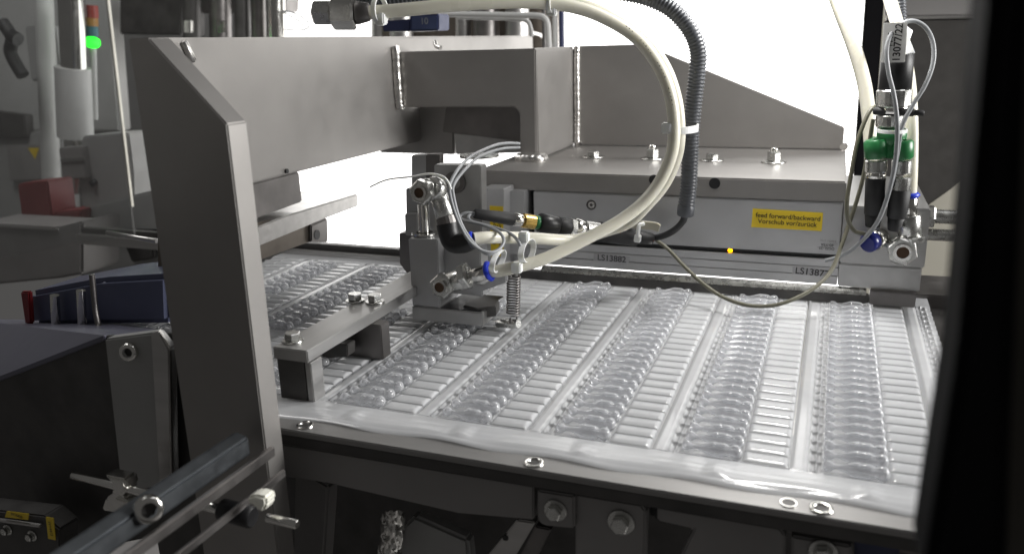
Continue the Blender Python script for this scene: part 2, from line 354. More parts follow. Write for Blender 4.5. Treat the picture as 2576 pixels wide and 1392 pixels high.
# ------------------------------------------------------------------ upright post and long beam
XP = -267.2
po = thing('upright_post', 'thick grey steel upright with a cut corner at the left front', 'post', (-300, 328, -150))
MB().poly([(-320, 320.5, -330), (XP, 320.5, -330), (XP, 320.5, 167), (-307.4, 320.5, 207.2), (-320, 320.5, 207.2)], (0, 14.5, 0), 0.7).build('post_plate', M['blasted'], po)
be = thing('cross_beam', 'long blasted steel beam running back from the upright', 'beam', (-420, 700, 105))
MB().box(-413, -400, 425, 1129, 105, 209.5, 2.0).build('beam_tube', M['blasted'], be)
MB().cyl((-399, 446, 207), (-398, 452, 194), 2.6, ch=1).build('weld', M['weld'], be)
MB().tube([onX(1338, 82, -399), onX(1362, 90, -399), onX(1380, 112, -399)], 2.2).build('end_edge', M['weld'], be)

# ------------------------------------------------------------------ welded bracket: box arm, column, gusset, base plate
br = thing('welded_bracket', 'welded steel bracket with sloping gusset bolted onto the feed slide', 'bracket', (-120, 760, 94))
YB = 731.5
arm = [(995, 131), (1347, 122), (1349, 404), (1308, 400), (1306, 284), (1293, 270), (1112, 270), (1008, 270)]
MB().pY(arm, YB, 34, 1.2).build('box_arm', M['blasted'], br)
MB().box(-274.5, -257.0, YB + 1.2, 858, 94.2, 195.2, 2.5).build('column_tube', M['blasted'], br)
g = [(-258, 195.6), (-186, 195.6), (9, 114.5), (9, 94.2), (-258, 94.2)]
MB().poly([(x, 852.5, z) for x, z in g], (0, 10, 0), 0.8).build('gusset_plate', M['blasted'], br)
MB().box(-292, 11.7, 665, 905, 77.6, 93.6, 1.2).build('base_plate', M['blasted'], br)
def weld(pts, r, name='weld_bead', seed=1):
    rnd = random.Random(seed); P = even_path(pts, 1.2); rr = [r * rnd.uniform(0.93, 1.07) for _ in P]
    return MB().tube(P, r, 10, lambda i: rr[i], 1).build(name, M['weld'], br)
weld([(-398, 727, 200), (-397, 727, 195), (-397.5, 727.5, 180), (-397, 727, 165), (-397.5, 728, 150), (-397, 729, 141)], 4.4, seed=2)
weld([(-253.5, 850.5, 195), (-253.8, 850, 170), (-253.6, 850, 130), (-253.8, 850, 100), (-252, 849, 95)], 3.2, seed=3)
weld([(-276, 730.5, 95), (-266, 728.5, 95.2), (-256, 729, 95.2), (-253.5, 738, 95)], 6.2, seed=4)
weld([(9.5, 848, 97), (10.5, 856, 97)], 3.4, seed=6)
weld([onY(1094, 104, 745), onY(1097, 116, 742), onY(1110, 121, 740)], 2.2, seed=7)
for i, q in enumerate(((1492, 396, 0), (1640, 400, 1), (1790, 404, 0), (1945, 409, 1))):
    p = onZ(q[0], q[1], 93.6)
    b = MB().cyl(p, p + V((0, 0, 1.4)), 10.5, ch=0.4).build('washer', M['zinc'], br)
    h = 8.5 if q[2] else 5.0
    n_ = MB().hex(p + V((0, 0, 1.4)), p + V((0, 0, 1.4 + h)), 5.8, 0.8, 0.4 + i).build('nut', M['zinc'], b)
    if q[2]: MB().cyl(p + V((0, 0, 9)), p + V((0, 0, 13.2)), 3.2, ch=0.8).build('stud', M['chrome'], b)
p = onY(1797, 461, 664.9); MB().cyl(p + V((0, -.3, 0)), p, 4.4).build('hole', M['black'], br)
p = onY(1645, 452, 664.9); MB().cyl(p + V((0, -.3, 0)), p, 4.2).build('hole', M['black'], br)

# blocks hanging behind the arm
rb = thing('rear_slide_block', 'dark steel block hanging under the bracket arm behind the clamp', 'block', (-340, 800, 100))
MB().pY([(985, 268), (1142, 268), (1142, 389), (952, 384)], 775, 30, 1.5).build('pale_plate', M['blasted'], rb)
MB().pY([(1122, 262), (1312, 262), (1312, 356), (1112, 332)], 765, 8, 1.0).build('dark_plate', M['darksteel'], rb)
MB().pY([(1142, 334), (1222, 342), (1312, 356), (1312, 384), (1146, 389)], 770, 20, 1.0).build('lower_plate', M['alu'], rb)

# ------------------------------------------------------------------ feed slide: housing, rail, end block
fs = thing('feed_slide', 'long grey aluminium feed slide with a yellow label behind the film', 'linear slide', (-100, 700, 5))
MB().box(-238.2, 10.6, 665.3, 795, 36.6, 77.2, 0.8).build('housing', M['anod'], fs)
MB().box(-238, 10.5, 668, 795, 33.0, 36.4, 0.2).build('slot', M['black'], fs)
rl = MB().box(-262, 10.8, 664.6, 795, 26.8, 33.0, 0.5); rl.box(-262, 10.8, 664.2, 795, 20.3, 26.4, 0.4); rl.box(-262, 10.8, 663.6, 795, 13.2, 19.9, 0.4)
rl.box(-262, 10.8, 666, 794, 13.4, 32.8, 0)
rl.build('rail_profile', M['anod'], fs)
MB().box(-262, 34, 656.2, 664, 1.0, 8.2, 0.4).build('hold_down_bar', M['blackened'], fs)
MB().poly([(-230, 656.6, 8.3), (-230, 658.2, 10.6), (-230, 663.4, 12.6), (-230, 663.4, 8.3)], (262, 0, 0), 0.2).build('bright_lip', M['zinc'], fs)
MB().box(34.3, 66, 655.4, 664.0, 2.0, 12.6, 0.6).build('bar_end', M['darksteel'], fs)
eb = MB().box(11.2, 70, 661, 812, 31.5, 76, 1.0).build('end_block', M['alu'], fs)
MB().box(11.2, 68.5, 661.4, 812, 13.0, 31.2, 0.8).build('end_foot', M['alu'], fs)
p = onY(1487, 515, 665.3)
s_ = MB().ring(p + V((0, -.4, 0)), p + V((0, .1, 0)), 4.3, 3.2).build('screw', M['blackened'], fs)
MB().lathe(p + V((0, 0.1, 0)), p + V((0, -.35, 0)), [(0, 3.2), (1, 2.6)], 20).build('screw_head', M['chrome'], s_)
MB().hex(p + V((0, -.36, 0)), p + V((0, -.45, 0)), 1.5, 0).build('socket', M['blackened'], s_)
def label(px, Y, material, name='label', parent=None):
    return MB().pY(px, Y - 0.25, 0.2, 0).build(name, material, parent)
lb = label([(1893, 524), (2070, 535), (2066, 581), (1889, 571)], 665.2, M['yellow'], 'label', fs); lb['label'] = 'yellow label reading feed forward/backward Vorschub vor/zurück'
o1 = onY(1981, 545.5, 664.9); o2 = onY(1979, 560.5, 664.9); xd = onY(2070, 536, 664.9) - onY(1893, 525, 664.9)
text('feed forward/backward', 'lettering', o1, xd, (0, 0, 1), 5.1, M['ink'], lb, bold=0.05)
text('Vorschub vor/zurück', 'lettering', o2, xd, (0, 0, 1), 5.1, M['ink'], lb, bold=0.05)
for q, w in (((1493, 637, 1583, 645), 'LS13882'), ((1993, 670, 2091, 681), 'LS13877')):
    x0, y0, x1, y1 = q
    l2 = label([(x0, y0), (x1, y1), (x1 - 1, y1 + 19), (x0 - 1, y0 + 19)], 663.9, M['tag'], 'label', fs)
    text(w, 'lettering', onY((x0 + x1) / 2, (y0 + y1) / 2 + 9, 663.6), onY(x1, y1, 663.6) - onY(x0, y0, 663.6), (0, 0, 1), 7.3, M['ink'], l2, bold=0.06)
# printed type, upside down
for q, w, s_ in (((2077, 624), 'DGSL-25-', 3.0), ((2080, 615), '80-Y3A', 3.0), ((2082, 605), '548051 Z702', 2.2)):
    text(w, 'printed_type', onY(q[0], q[1], 665.2), (-1, 0, 0.03), (0, 0, -1), s_, M['ink'] if s_ > 2.5 else M['darkgrey'], fs)
p = onY(1836, 637, 667.6)
MB().box(p.x - 1.7, p.x + 1.7, 667.0, 668, 33.6, 35.8, 0.4).build('indicator_lamp', M['led'], fs)
q_ = onY(2341, 512, 700); MB().cyl((69.9, q_.y, 62), (74, q_.y, 62), 5, ch=1).build('cap_screw', M['chrome'], fs)
for py_, r_, ln in ((588, 5.6, 42), (652, 4.8, 38)):
    p = onX(2345 if py_ < 600 else 2320, py_, 70)
    pr_ = [(0, r_)]; L_ = 62.0; n_t = 40
    pts = []
    for i in range(n_t): pts += [(i / n_t, r_ - 0.5), ((i + .5) / n_t, r_)]
    rod = MB().lathe((70, 700, p.z if False else onX(2345, py_, 70).z), (150, 700, onX(2345, py_, 70).z), pts + [(1, r_)], 18).build('threaded_rod', M['zinc'], fs)
    if py_ < 600: MB().hex((70.2, 700, onX(2345, py_, 70).z), (77, 700, onX(2345, py_, 70).z), 9, 0.8).build('lock_nut', M['zinc'], rod)

# ------------------------------------------------------------------ cross bar with its bolts and feet
cb = thing('cross_bar', 'flat grey aluminium bar lying across the film with three hex bolts', 'bar', (-287, 470, 25))
MB().box(-299, -275, 375, 560, 25, 32.5, 0.6).build('bar_body', M['alu'], cb)
MB().box(-298, -278.5, 376.5, 386, -.6, 24.8, 0.5).build('front_foot', M['blackened'], cb)
MB().box(-278.3, -274.2, 376.2, 388, -.8, 24.6, 0.5).build('side_foot', M['alu'], cb)
MB().box(-298, -268, 447, 458, 0.6, 24.8, 0.6).build('guide_block', M['darksteel'], cb)
MB().pY([(800, 860), (874, 866), (874, 896), (812, 902)], 432, 10, 0.6).build('rear_foot', M['blackened'], cb)
for q in ((737, 858), (893, 757), (943, 760)):
    p = onZ(q[0], q[1], 32.5); hexbolt(p, 5.0, 4.6, cb, 6.6, 1.2, 'hex_bolt', 'zinc', rot=0.5)

# ------------------------------------------------------------------ clamp unit
cl = thing('clamp_unit', 'grey aluminium clamp block holding the film at the slide inlet', 'clamp', (-250, 545, 8))
YC = 511.5
d_ = onX(1273, 793, -217).y - YC
MB().pY([(1036, 769), (1214, 786), (1214, 821), (1037, 803)], YC, d_, 0.7).build('base_block', M['alu'], cl)
MB().pY([(1026, 600), (1100, 602), (1106, 774), (1037, 768.5)], YC + 1, 34, 0.7).build('front_column', M['anod'], cl)
p = onZ(1068, 590, onY(1060, 601, YC).z); zt = onY(1060, 600, YC).z
bu = MB().ring((p.x, p.y, zt), (p.x, p.y, zt + 1.6), 9.2, 6.2).build('bushing', M['chrome'], cl)
MB().cyl((p.x, p.y, zt - .2), (p.x, p.y, zt + 0.3), 6.2).build('bore', M['black'], bu)
MB().cyl((p.x, p.y, zt + .3), (p.x, p.y, zt + 22), 4.0).build('guide_pin', M['chrome'], cl)
MB().pY([(1091, 414), (1209, 416), (1211, 620), (1091, 618)], YC + 26, 11, 0.8).build('upright_block', M['alu'], cl)
MB().pY([(1101, 610), (1206, 616), (1214, 745), (1106, 735)], YC + 12, 14, 0.8).build('lower_block', M['anod'], cl)
MB().pY([(1152, 704), (1214, 716), (1273, 680), (1273, 710), (1196, 738), (1160, 728)], YC + 2, 9, 0.8).build('chamfered_jaw', M['anod'], cl)
z_ = onZ(1196, 752, 14)
MB().hex((-231, 528, 11), (-231, 528, 19), 14, 1.2, 0.2).build('lock_nut', M['blackened'], cl)
MB().pY([(1034, 390), (1104, 388), (1104, 600), (1034, 600)], YC + 60, 8, 0.8).build('back_plate', M['anod'], cl)
MB().pY([(1070, 388), (1104, 388), (1104, 460), (1070, 470)], YC + 50, 9, 0.8).build('back_post', M['darksteel'], cl)
MB().pY([(1020, 474), (1062, 472), (1062, 548), (1021, 548)], YC + 52, 7, 0.6).build('side_plate', M['anod'], cl)
MB().pY([(1017, 538), (1049, 538), (1051, 594), (1019, 592)], YC + 44, 7, 0.6).build('flange', M['alu'], cl)
MB().pY([(1003, 586), (1034, 584), (1034, 700), (1005, 664)], YC + 90, 20, 0.6).build('rear_step', M['darksteel'], cl)
zb = onY(1036, 769, YC).z
MB().poly([onZ(1108, 775, zb + .1), onZ(1208, 783, zb + .1), onZ(1266, 746, zb + .1), onZ(1168, 737, zb + .1)], (0, 0, .5), 0).build('jaw_gap_shade', M['black'], cl)  # black sheet that paints the dark gap under the jaw
p = onY(1146, 458, YC + 26); MB().ring(p + V((0, -2.4, 0)), p, 8, 4.5).build('ring_nut', M['darksteel'], cl)
p = onY(1200, 400, 640)
p = onZ(1205, 394, 119); MB().cyl(p, p + V((0, 0, 1.6)), 15).build('cap_disc', M['zinc'], cl)

sp_ = thing('end_plate_pair', 'narrow grey end panels left of the slide with an upright yellow label', 'end panel', (-262, 650, 20))
MB().pY([(1209, 474), (1267, 475), (1267, 706), (1212, 712)], 640, 24, 0.6).build('left_panel', M['anod'], sp_)
MB().pY([(1267, 479), (1318, 481), (1318, 640), (1267, 640)], 655, 30, 0.6).build('right_panel', M['anod'], sp_)
MB().pY([(1314, 470), (1345, 470), (1345, 600), (1314, 600)], 676, 30, 0).build('gap_filler', M['black'], sp_)
ll = label([(1231, 517), (1265, 519), (1266, 644), (1235, 646)], 639.9, M['yellow'], 'label', sp_); ll['label'] = 'upright yellow label half hidden behind cables'
text('feed gripper', 'lettering', onY(1243, 583, 639.5), (0, 0, 1), (-1, 0, 0), 4.6, M['ink'], ll)
text('Vorschub Greifer', 'lettering', onY(1256, 583, 639.5), (0, 0, 1), (-1, 0, 0), 4.6, M['ink'], ll)

# tension spring on its pin
spg = thing('tension_spring', 'dark coil spring hanging beside the clamp base', 'spring', tuple(onY(1292, 815, 520)))
p0 = onY(1292, 690, 522); p1 = onY(1290, 790, 522); ax = p1 - p0; a_, u_, w_ = basis(ax)
pts = []
for i in range(15 * 12 + 1):
    th = i / 12 * 2 * math.pi; pts.append(p0 + ax * (i / 180) + (u_ * math.cos(th) + w_ * math.sin(th)) * 4.6)
MB().tube(pts, 0.62, 6, None, 1).build('coil', M['darksteel'], spg)
MB().tube([p1 + V((3, 0, 0)), p1 + V((2.5, 0, -4)), p1 + V((0, 0, -8)), p1 + V((-2, -2, -6)), p1 + V((-1, -3, -2))], 0.7, 8).build('hook', M['darksteel'], spg)
e0 = onY(1252, 812, 528); e1 = onY(1304, 814, 521)
MB().cyl(e0, e1, 3.4, ch=0.5).build('pin', M['zinc'], spg)
MB().cyl(p0 + V((0, 0, -1)), p0 + V((0, 0, 6)), 3.2).build('top_stud', M['blackened'], spg)

# ------------------------------------------------------------------ pneumatic fittings
def banjo(name, lab, px, Y, r, d):
    c = onY(px[0], px[1], Y)
    t_ = thing(name, lab, 'pneumatic fitting', tuple(c), 'banjo fittings screwed into the machine')
    MB().cyl(c + V((0, d, 0)), c + V((0, 10 + d * .3, 0)), r * 1.02, ch=0.5).build('barrel', M['zinc'], t_)
    h = MB().hex(c, c + V((0, d, 0)), r * 1.12, 0.9, 0.3).build('nut', M['zinc'], t_)
    MB().ring(c + V((0, -1.6, 0)), c, r * 0.66, r * 0.45).build('collar', M['chrome'], h)
    MB().cyl(c + V((0, -1.0, 0)), c + V((0, -.6, 0)), r * 0.5).build('bore', mat_bore, h)
    return t_, c
mat_bore = mat('bronze_bore', (0.09, 0.055, 0.035), 0.5, 0.6)
ta, ca = banjo('banjo_fitting', 'upper steel banjo fitting with a black elbow on the clamp', (1056, 484), 482, 7.6, 7)
MB().cyl(ca + V((4, 9, 2)), onY(1104, 478, 498), 8.0, ch=0.8).build('body', M['zinc'], ta)
MB().cyl(onY(1098, 478, 498), onY(1122, 546, 496), 6.3, 6.8, ch=0.7).build('arm', M['zinc'], ta)
MB().cyl(onY(1121, 544, 496), onY(1127, 566, 495), 7.0, ch=0.5, seg=18, smooth=False).build('knurled_ring', M['darksteel'], ta)
MB().tube(path([(1125, 562, 495), (1130, 588, 494), (1139, 608, 493), (1160, 612, 492), (1186, 603, 492)]), 7.4, 18, lambda i: 7.6 - 0.03 * i).build('elbow', M['black'], ta)
MB().cyl(onY(1184, 603, 492), onY(1193, 600, 492), 5.6, ch=1.2).build('release_ring', M['blue'], ta)
tb_, cbb = banjo('banjo_fitting', 'lower steel banjo fitting with a blue ring on the clamp', (1107, 721), 488, 7.8, 7)
MB().cyl(cbb + V((2, 9, 1)), onY(1182, 697, 498), 7.4, ch=0.8).build('body', M['zinc'], tb_)
MB().hex(onY(1162, 695, 497), onY(1178, 690, 497), 9.2, 0.8).build('hex_collar', M['zinc'], tb_)
MB().cyl(onY(1180, 696, 498), onY(1226, 683, 498), 5.0, 5.4, ch=0.5).build('sleeve', M['chrome'], tb_)
MB().cyl(onY(1225, 683, 498), onY(1235, 680, 498), 7.2, ch=1.2).build('release_ring', M['blue'], tb_)
tc_, cc = banjo('banjo_fitting', 'steel banjo fitting on the end block at the right', (2270, 634), 645, 9.6, 8)
MB().hex(onY(2290, 606, 655), onY(2290, 592, 655), 10.5, 0.8).build('hex_base', M['zinc'], tc_)
MB().cyl(onY(2288, 600, 655), onY(2285, 540, 655), 8.0, ch=0.8).build('body', M['zinc'], tc_)
MB().cyl(onY(2285, 542, 655), onY(2287, 496, 655), 5.6, ch=0.6).build('sleeve', M['chrome'], tc_)
MB().cyl(onY(2287, 497, 655), onY(2287, 484, 655), 7.0, ch=1.5).build('release_ring', M['blue'], tc_)
ft = thing('push_in_fitting', 'push-in fitting with dark blue ring below the right connectors', 'pneumatic fitting', tuple(onY(2195, 612, 655)))
MB().cyl(onY(2214, 596, 661), onY(2196, 606, 650), 7.4, ch=1.2).build('body', M['chrome'], ft)
MB().cyl(onY(2198, 604, 651), onY(2180, 613, 643), 7.0, ch=1.5).build('release_ring', mat('deep_blue_ring', (0.01, 0.016, 0.16), 0.35), ft)

# ------------------------------------------------------------------ hoses and conduit
h1 = MB().tube(path([(1228, 682, 498), (1260, 680, 500), (1310, 668, 506), (1365, 652, 514), (1425, 625, 524), (1490, 592, 535), (1550, 560, 545), (1610, 516, 555), (1657, 460, 562), (1688, 390, 566), (1695, 320, 568), (1685, 240, 568), (1655, 165, 566), (1600, 95, 560), (1520, 45, 550), (1440, 17, 540), (1350, 6, 528), (1250, 6, 515), (1150, 12, 503), (1050, 22, 492), (960, 30, 483), (895, 33, 477)]), 4.25, 16).build('air_hose', M['hose'], None)
tag(h1, 'ivory air hose curving from lower clamp fitting up to the steel hex coupling', 'hose')
h2 = MB().tube(path([(1190, 600, 492), (1230, 597, 500), (1290, 597, 520), (1350, 599, 545), (1410, 603, 565), (1460, 600, 575), (1520, 582, 580), (1580, 560, 580), (1628, 514, 578), (1672, 460, 580), (1702, 390, 580), (1708, 320, 580), (1698, 242, 580), (1668, 163, 578), (1612, 92, 574), (1534, 42, 568), (1450, 8, 562), (1360, -25, 556)]), 4.25, 16).build('air_hose', M['hose'], None)
tag(h2, 'ivory air hose leaving the black elbow and running beside the longer hose', 'hose')
marks = 'PUN-H-10x1,5-NT  D410'
hm = MB()
cp = even_path(path([(1560, 60, 558), (1600, 95, 556), (1625, 125, 558), (1650, 160, 561), (1668, 195, 563), (1682, 240, 563), (1690, 280, 563)]), 2.6)
for i, p in enumerate(cp[:-1]):
    if i % 7 > 4 or 26 < i < 33: continue
    t_ = (cp[i + 1] - p).normalized(); o_ = t_.cross(V((0, 1, 0))).normalized(); pp = p + o_ * 1.6 + V((0, -3.9, 0)) + (V((0.3, -0.3, 0)))
    hm.box(pp.x - .28, pp.x + .28, pp.y - .05, pp.y + .2, pp.z - .28, pp.z + .28 + .35 * (i % 3 == 0), 0)
hm.build('printed_marks', M['ink'], h1)
def conduit(pts, r, name, material):
    P = even_path(pts, 0.62)
    return MB().tube(P, r, 18, lambda i: r * (1.0 if (i // 2) % 2 == 0 else 0.86), 1).build(name, material, None)
c1 = conduit(path([(880, 2, 500), (960, 0, 505), (1050, -6, 515), (1200, -22, 540), (1400, -40, 565), (1550, -22, 585), (1630, -5, 592), (1690, 25, 596), (1735, 75, 600), (1755, 130, 602), (1752, 190, 602), (1745, 250, 602), (1738, 330, 602), (1735, 400, 602), (1731, 470, 604), (1725, 522, 606)]), 6.1, 'corrugated_conduit', M['conduit'])
tag(c1, 'dark grey corrugated conduit hanging down beside the ivory hose', 'conduit')
e_ = MB().cyl(onY(1726, 515, 606), onY(1723, 541, 607), 6.3, ch=0.6).build('end_sleeve', M['conduit'], c1)
c2 = MB().tube(path([(1724, 530, 606), (1718, 555, 610), (1700, 575, 618), (1675, 590, 628), (1650, 597, 636), (1625, 597, 640)]), 2.6).build('sensor_cable', M['rubber'], None); tag(c2, 'short black cable from the conduit end to the plug on the slide', 'cable')
h3 = MB().tube(path([(2100, -10, 700), (2118, 40, 700), (2147, 117, 700), (2172, 204, 700), (2184, 285, 698), (2190, 360, 695), (2192, 420, 690), (2194, 520, 690)]), 5.2, 16).build('air_hose', M['hose'], None); tag(h3, 'ivory hose curving down in front of the black column at the right', 'hose')
h4 = MB().tube(path([(2235, -10, 700), (2256, 60, 695), (2275, 140, 685), (2287, 220, 672), (2292, 320, 662), (2291, 420, 657), (2288, 492, 655)]), 4.6, 16).build('air_hose', M['hose'], None); tag(h4, 'ivory hose going down behind the connectors into the right blue ring', 'hose')
c3 = conduit(path([(2262, -10, 720), (2264, 40, 720), (2262, 90, 715), (2256, 140, 690)]), 4.6, 'corrugated_conduit', M['conduit']); tag(c3, 'short dark conduit entering the paper-tagged plug from above', 'conduit')

# hex coupling at the top left of the hose
hx = thing('hex_coupling', 'shiny steel hex coupling at the upper end of the ivory hose', 'coupling', tuple(onY(850, 33, 474)))
MB().hex(onY(792, 33, 471), onY(842, 33, 473), 8.2, 1.5, 0.0).build('plug', M['zinc'], hx)
MB().hex(onY(835, 33, 473), onY(896, 33, 477), 10.4, 1.5, 0.52).build('nut', M['chrome'], hx)
MB().cyl(onY(895, 33, 477), onY(930, 31, 480), 7.2, 5.6, ch=0.6).build('collar', M['darksteel'], hx)

# ------------------------------------------------------------------ plug chain on the slide
pc = thing('sensor_plug', 'black and brass cable plug chain lying in front of the slide', 'cable plug', tuple(onY(1400, 560, 640)))
def seg(px0, px1, r0, r1, name, m, ch=0.5, sg=24, sm=True):
    def pt(x): return onY(x, 537 + (x - 1193) * 0.142, 528 + (x - 1193) * 0.24)
    return MB().cyl(pt(px0), pt(px1), r0, r1, sg, ch, sm).build(name, M[m], pc)
seg(1193, 1290, 3.5, 5.0, 'strain_relief', 'rubber')
seg(1288, 1316, 5.0, 4.6, 'lock_ring', 'chrome', 1.2)
seg(1314, 1344, 5.4, 5.4, 'knurled_nut', 'brass', 0.6, 20, False)
seg(1343, 1356, 5.2, 5.2, 'seal_ring', 'green', 0.4)
seg(1354, 1402, 7.4, 7.4, 'body', 'black', 1.4)
seg(1401, 1432, 6.4, 6.8, 'socket', 'rubber', 0.8)
seg(1430, 1444, 7.4, 7.4, 'hex_ring', 'zinc', 0.5, 6, False)
seg(1442, 1470, 7.4, 6.8, 'lock_ring', 'chrome', 1.4)
seg(1469, 1505, 6.6, 6.6, 'knurled_nut', 'zinc', 0.6, 22, False)
seg(1503, 1600, 7.6, 8.2, 'plug_body', 'rubber', 1.5)
seg(1598, 1640, 5.4, 4.6, 'strain_relief', 'rubber', 0.8)
cm = thing('tie_mount', 'clear plastic tie mount with a white tie beside the black plug', 'tie mount', tuple(onY(1610, 580, 614)))
MB().pY([(1562, 558), (1575, 552), (1650, 560), (1660, 566), (1655, 584), (1640, 578), (1585, 574), (1578, 570)], 614, 3, 0.4).build('base', mat('clear_nylon', (0.42, 0.40, 0.33), 0.25, sss=0.2), cm)
MB().tube(path([(1620, 562, 614), (1608, 566, 612), (1605, 580, 611), (1604, 596, 611)]), 1.6).build('strap', M['nylon'], cm)
MB().pY([(1595, 590), (1611, 592), (1609, 611), (1593, 609)], 610, 4, 0.6).build('tie_head', M['nylon'], cm)

# ------------------------------------------------------------------ thin cables
def cable(lab, pts, r, m='cable', name='sensor_cable'):
    o = MB().tube(path(pts), r, 10).build(name, M[m], None); tag(o, lab, 'cable'); return o
Ya = 488
cable('thin grey cable looping from the bracket round the upper fitting', [(1306, 361, 640), (1275, 360, 620), (1242, 366, 590), (1193, 388, 550), (1165, 410, 520), (1148, 431, 500), (1136, 452, 490), (1130, 475, 484), (1138, 517, 480), (1155, 563, 478), (1179, 604, 478), (1207, 627, 480), (1235, 634, 484), (1256, 625, 490), (1267, 604, 496), (1254, 583, 502), (1222, 568, 510), (1185, 558, 512), (1163, 552, 518), (1157, 543, 522), (1172, 535, 525), (1198, 537, 529)], 1.15)
cable('second thin grey cable beside the loop, ending at hose tie', [(1306, 371, 640), (1262, 374, 610), (1210, 391, 560), (1175, 420, 520), (1152, 446, 500), (1139, 470, 488), (1140, 492, 484), (1150, 535, 482), (1166, 575, 482), (1192, 612, 483), (1220, 636, 486), (1242, 640, 490)], 1.15)
cable('thin grey cable from the plug end down to the hose ties', [(1197, 539, 529), (1182, 540, 526), (1178, 548, 522), (1190, 558, 520), (1225, 567, 517), (1262, 578, 514), (1290, 592, 512), (1306, 612, 506), (1314, 640, 505)], 1.15)
cable('thin pale lead from the bright gap to the upper fitting', [(930, 470, 620), (973, 452, 600), (1035, 444, 540), (1068, 438, 500), (1092, 438, 486), (1115, 445, 481), (1128, 460, 480), (1134, 476, 480)], 0.8, 'nylon')
cable('olive cable sagging over the film in front of the slide', [(1645, 600, 640), (1680, 626, 640), (1720, 668, 630), (1762, 708, 620), (1812, 743, 612), (1870, 765, 606), (1930, 769, 605), (1985, 756, 608), (2046, 724, 618), (2090, 680, 630), (2118, 612, 642), (2136, 560, 648), (2156, 500, 648), (2172, 440, 648), (2186, 360, 648), (2196, 300, 648)], 1.5, 'olive')
cable('grey cable forming the tall loop over the paper tag', [(2075, 655, 650), (2110, 645, 648), (2145, 625, 642), (2180, 592, 636), (2208, 555, 630), (2230, 500, 626), (2245, 440, 624), (2254, 380, 622), (2256, 306, 620), (2248, 240, 620), (2234, 180, 622), (2230, 120, 624), (2248, 76, 628), (2290, 53, 634), (2326, 68, 638), (2346, 108, 638), (2346, 160, 636), (2326, 215, 632), (2295, 265, 628), (2268, 318, 626), (2256, 390, 628), (2240, 470, 636), (2218, 520, 645), (2206, 565, 652), (2214, 605, 654), (2236, 620, 650)], 1.5)
cable('grey cable forming the short loop left of the green splitter', [(2206, 266, 650), (2190, 276, 646), (2174, 306, 642), (2155, 360, 638), (2141, 433, 634), (2130, 505, 632), (2132, 550, 632), (2148, 580, 634), (2172, 588, 640), (2190, 600, 646)], 1.5, 'olive')

# cable ties
def tie(lab, c, ax, ra, rb, head=None, w=2.2):
    c = V(c); a_, u_, w_ = basis(ax); n = 40; vs = []; fs = []
    for k in range(n):
        th = 2 * math.pi * k / n; d = u_ * math.cos(th) * ra + w_ * math.sin(th) * rb; o_ = d.normalized()
        for da, do in ((-w, 0), (w, 0), (w, .9), (-w, .9)): vs.append(c + d + o_ * do + a_ * da)
    for k in range(n):
        k2 = (k + 1) % n
        for j in range(4): fs.append((k * 4 + j, k2 * 4 + j, k2 * 4 + (j + 1) % 4, k * 4 + (j + 1) % 4))
    t_ = thing('cable_tie', lab, 'cable tie', tuple(c), 'nylon cable ties')
    MB().add(vs, fs, False).build('strap', M['nylon'], t_)
    if head is not None:
        h = V(head); MB().box(h.x - 3.4, h.x + 3.4, h.y - 3, h.y + 3, h.z - 3.6, h.z + 3.6, 0.8).build('tie_head', M['nylon'], t_)
    return t_
pt = (onY(1718, 322, 592)); tie('white cable tie holding the conduit to the two ivory hoses', onY(1716, 322, 588), (0, 0, 1), 17, 10, onY(1677, 322, 566), 2.4)
tie('white tie looped upright round both hoses near the spring', onY(1326, 630, 515), (1, 0.1, 0.1), 17, 6.5, onY(1318, 595, 512), 2.0)
tie('white tie looped round hose and cables beside the blue ring', onY(1252, 655, 497), (1, 0.1, -.2), 14, 6.5, onY(1300, 672, 500), 1.8)
tie('translucent tie round the top hose near the hex coupling', onY(955, 28, 484), (1, 0, 0), 8, 8, onY(958, 48, 481), 1.6)
tie('translucent tie at the top of the long hose curve', onY(1385, 8, 534), (1, 0, 0), 6, 6, onY(1388, 26, 534), 1.6)
tie('white tie round the cables on the green splitter', onY(2243, 328, 634), (0, 0, 1), 12, 9, None, 1.2)

# ------------------------------------------------------------------ connector cluster at the right
def segv(parent, x0, y0, x1, y1, r, name, m, ch=0.6, sg=24, sm=True, Y=640, r1=None):
    return MB().cyl(onY(x0, y0, Y), onY(x1, y1, Y), r, r1, sg, ch, sm).build(name, M[m], parent)
tp = thing('tagged_plug', 'black plug wrapped in a white paper tag above the green splitter', 'cable plug', tuple(onY(2245, 290, 640)))
segv(tp, 2258, 130, 2250, 226, 10.6, 'body', 'black')
segv(tp, 2249, 224, 2247, 268, 11.4, 'knurled_nut', 'zinc', 0.8, 22, False)
segv(tp, 2247, 266, 2246, 284, 10.0, 'ring', 'chrome')
segv(tp, 2240, 288, 2238, 318, 9.6, 'lower_nut', 'zinc', 0.6, 22, False)
pg = MB().pY([(2222, 58), (2282, 56), (2276, 157), (2216, 158)], 626, 1.0, 0.3).build('paper_tag', M['paper'], tp)
MB().poly([onY(2276, 62, 627), onY(2296, 78, 632), onY(2288, 100, 630), onY(2302, 134, 636), onY(2270, 138, 627)], (0, 1.2, 0), 0.3).build('tape', M['nylon'], tp)
text('13077/22', 'lettering', onY(2258, 108, 625.8), (0, 0, 1), (-1, 0, 0), 6.5, M['ink'], pg, bold=0.1)
text('1115', 'lettering', onY(2240, 100, 625.8), (0, 0, 1), (-1, 0, 0), 5.0, M['ink'], pg)
st = thing('strap_tie', 'black strap tie across the plug above the green splitter', 'cable tie', tuple(onY(2245, 282, 640)))
MB().cyl(onY(2196, 279, 636), onY(2300, 283, 630), 2.7, ch=0.8).build('strap', M['rubber'], st)
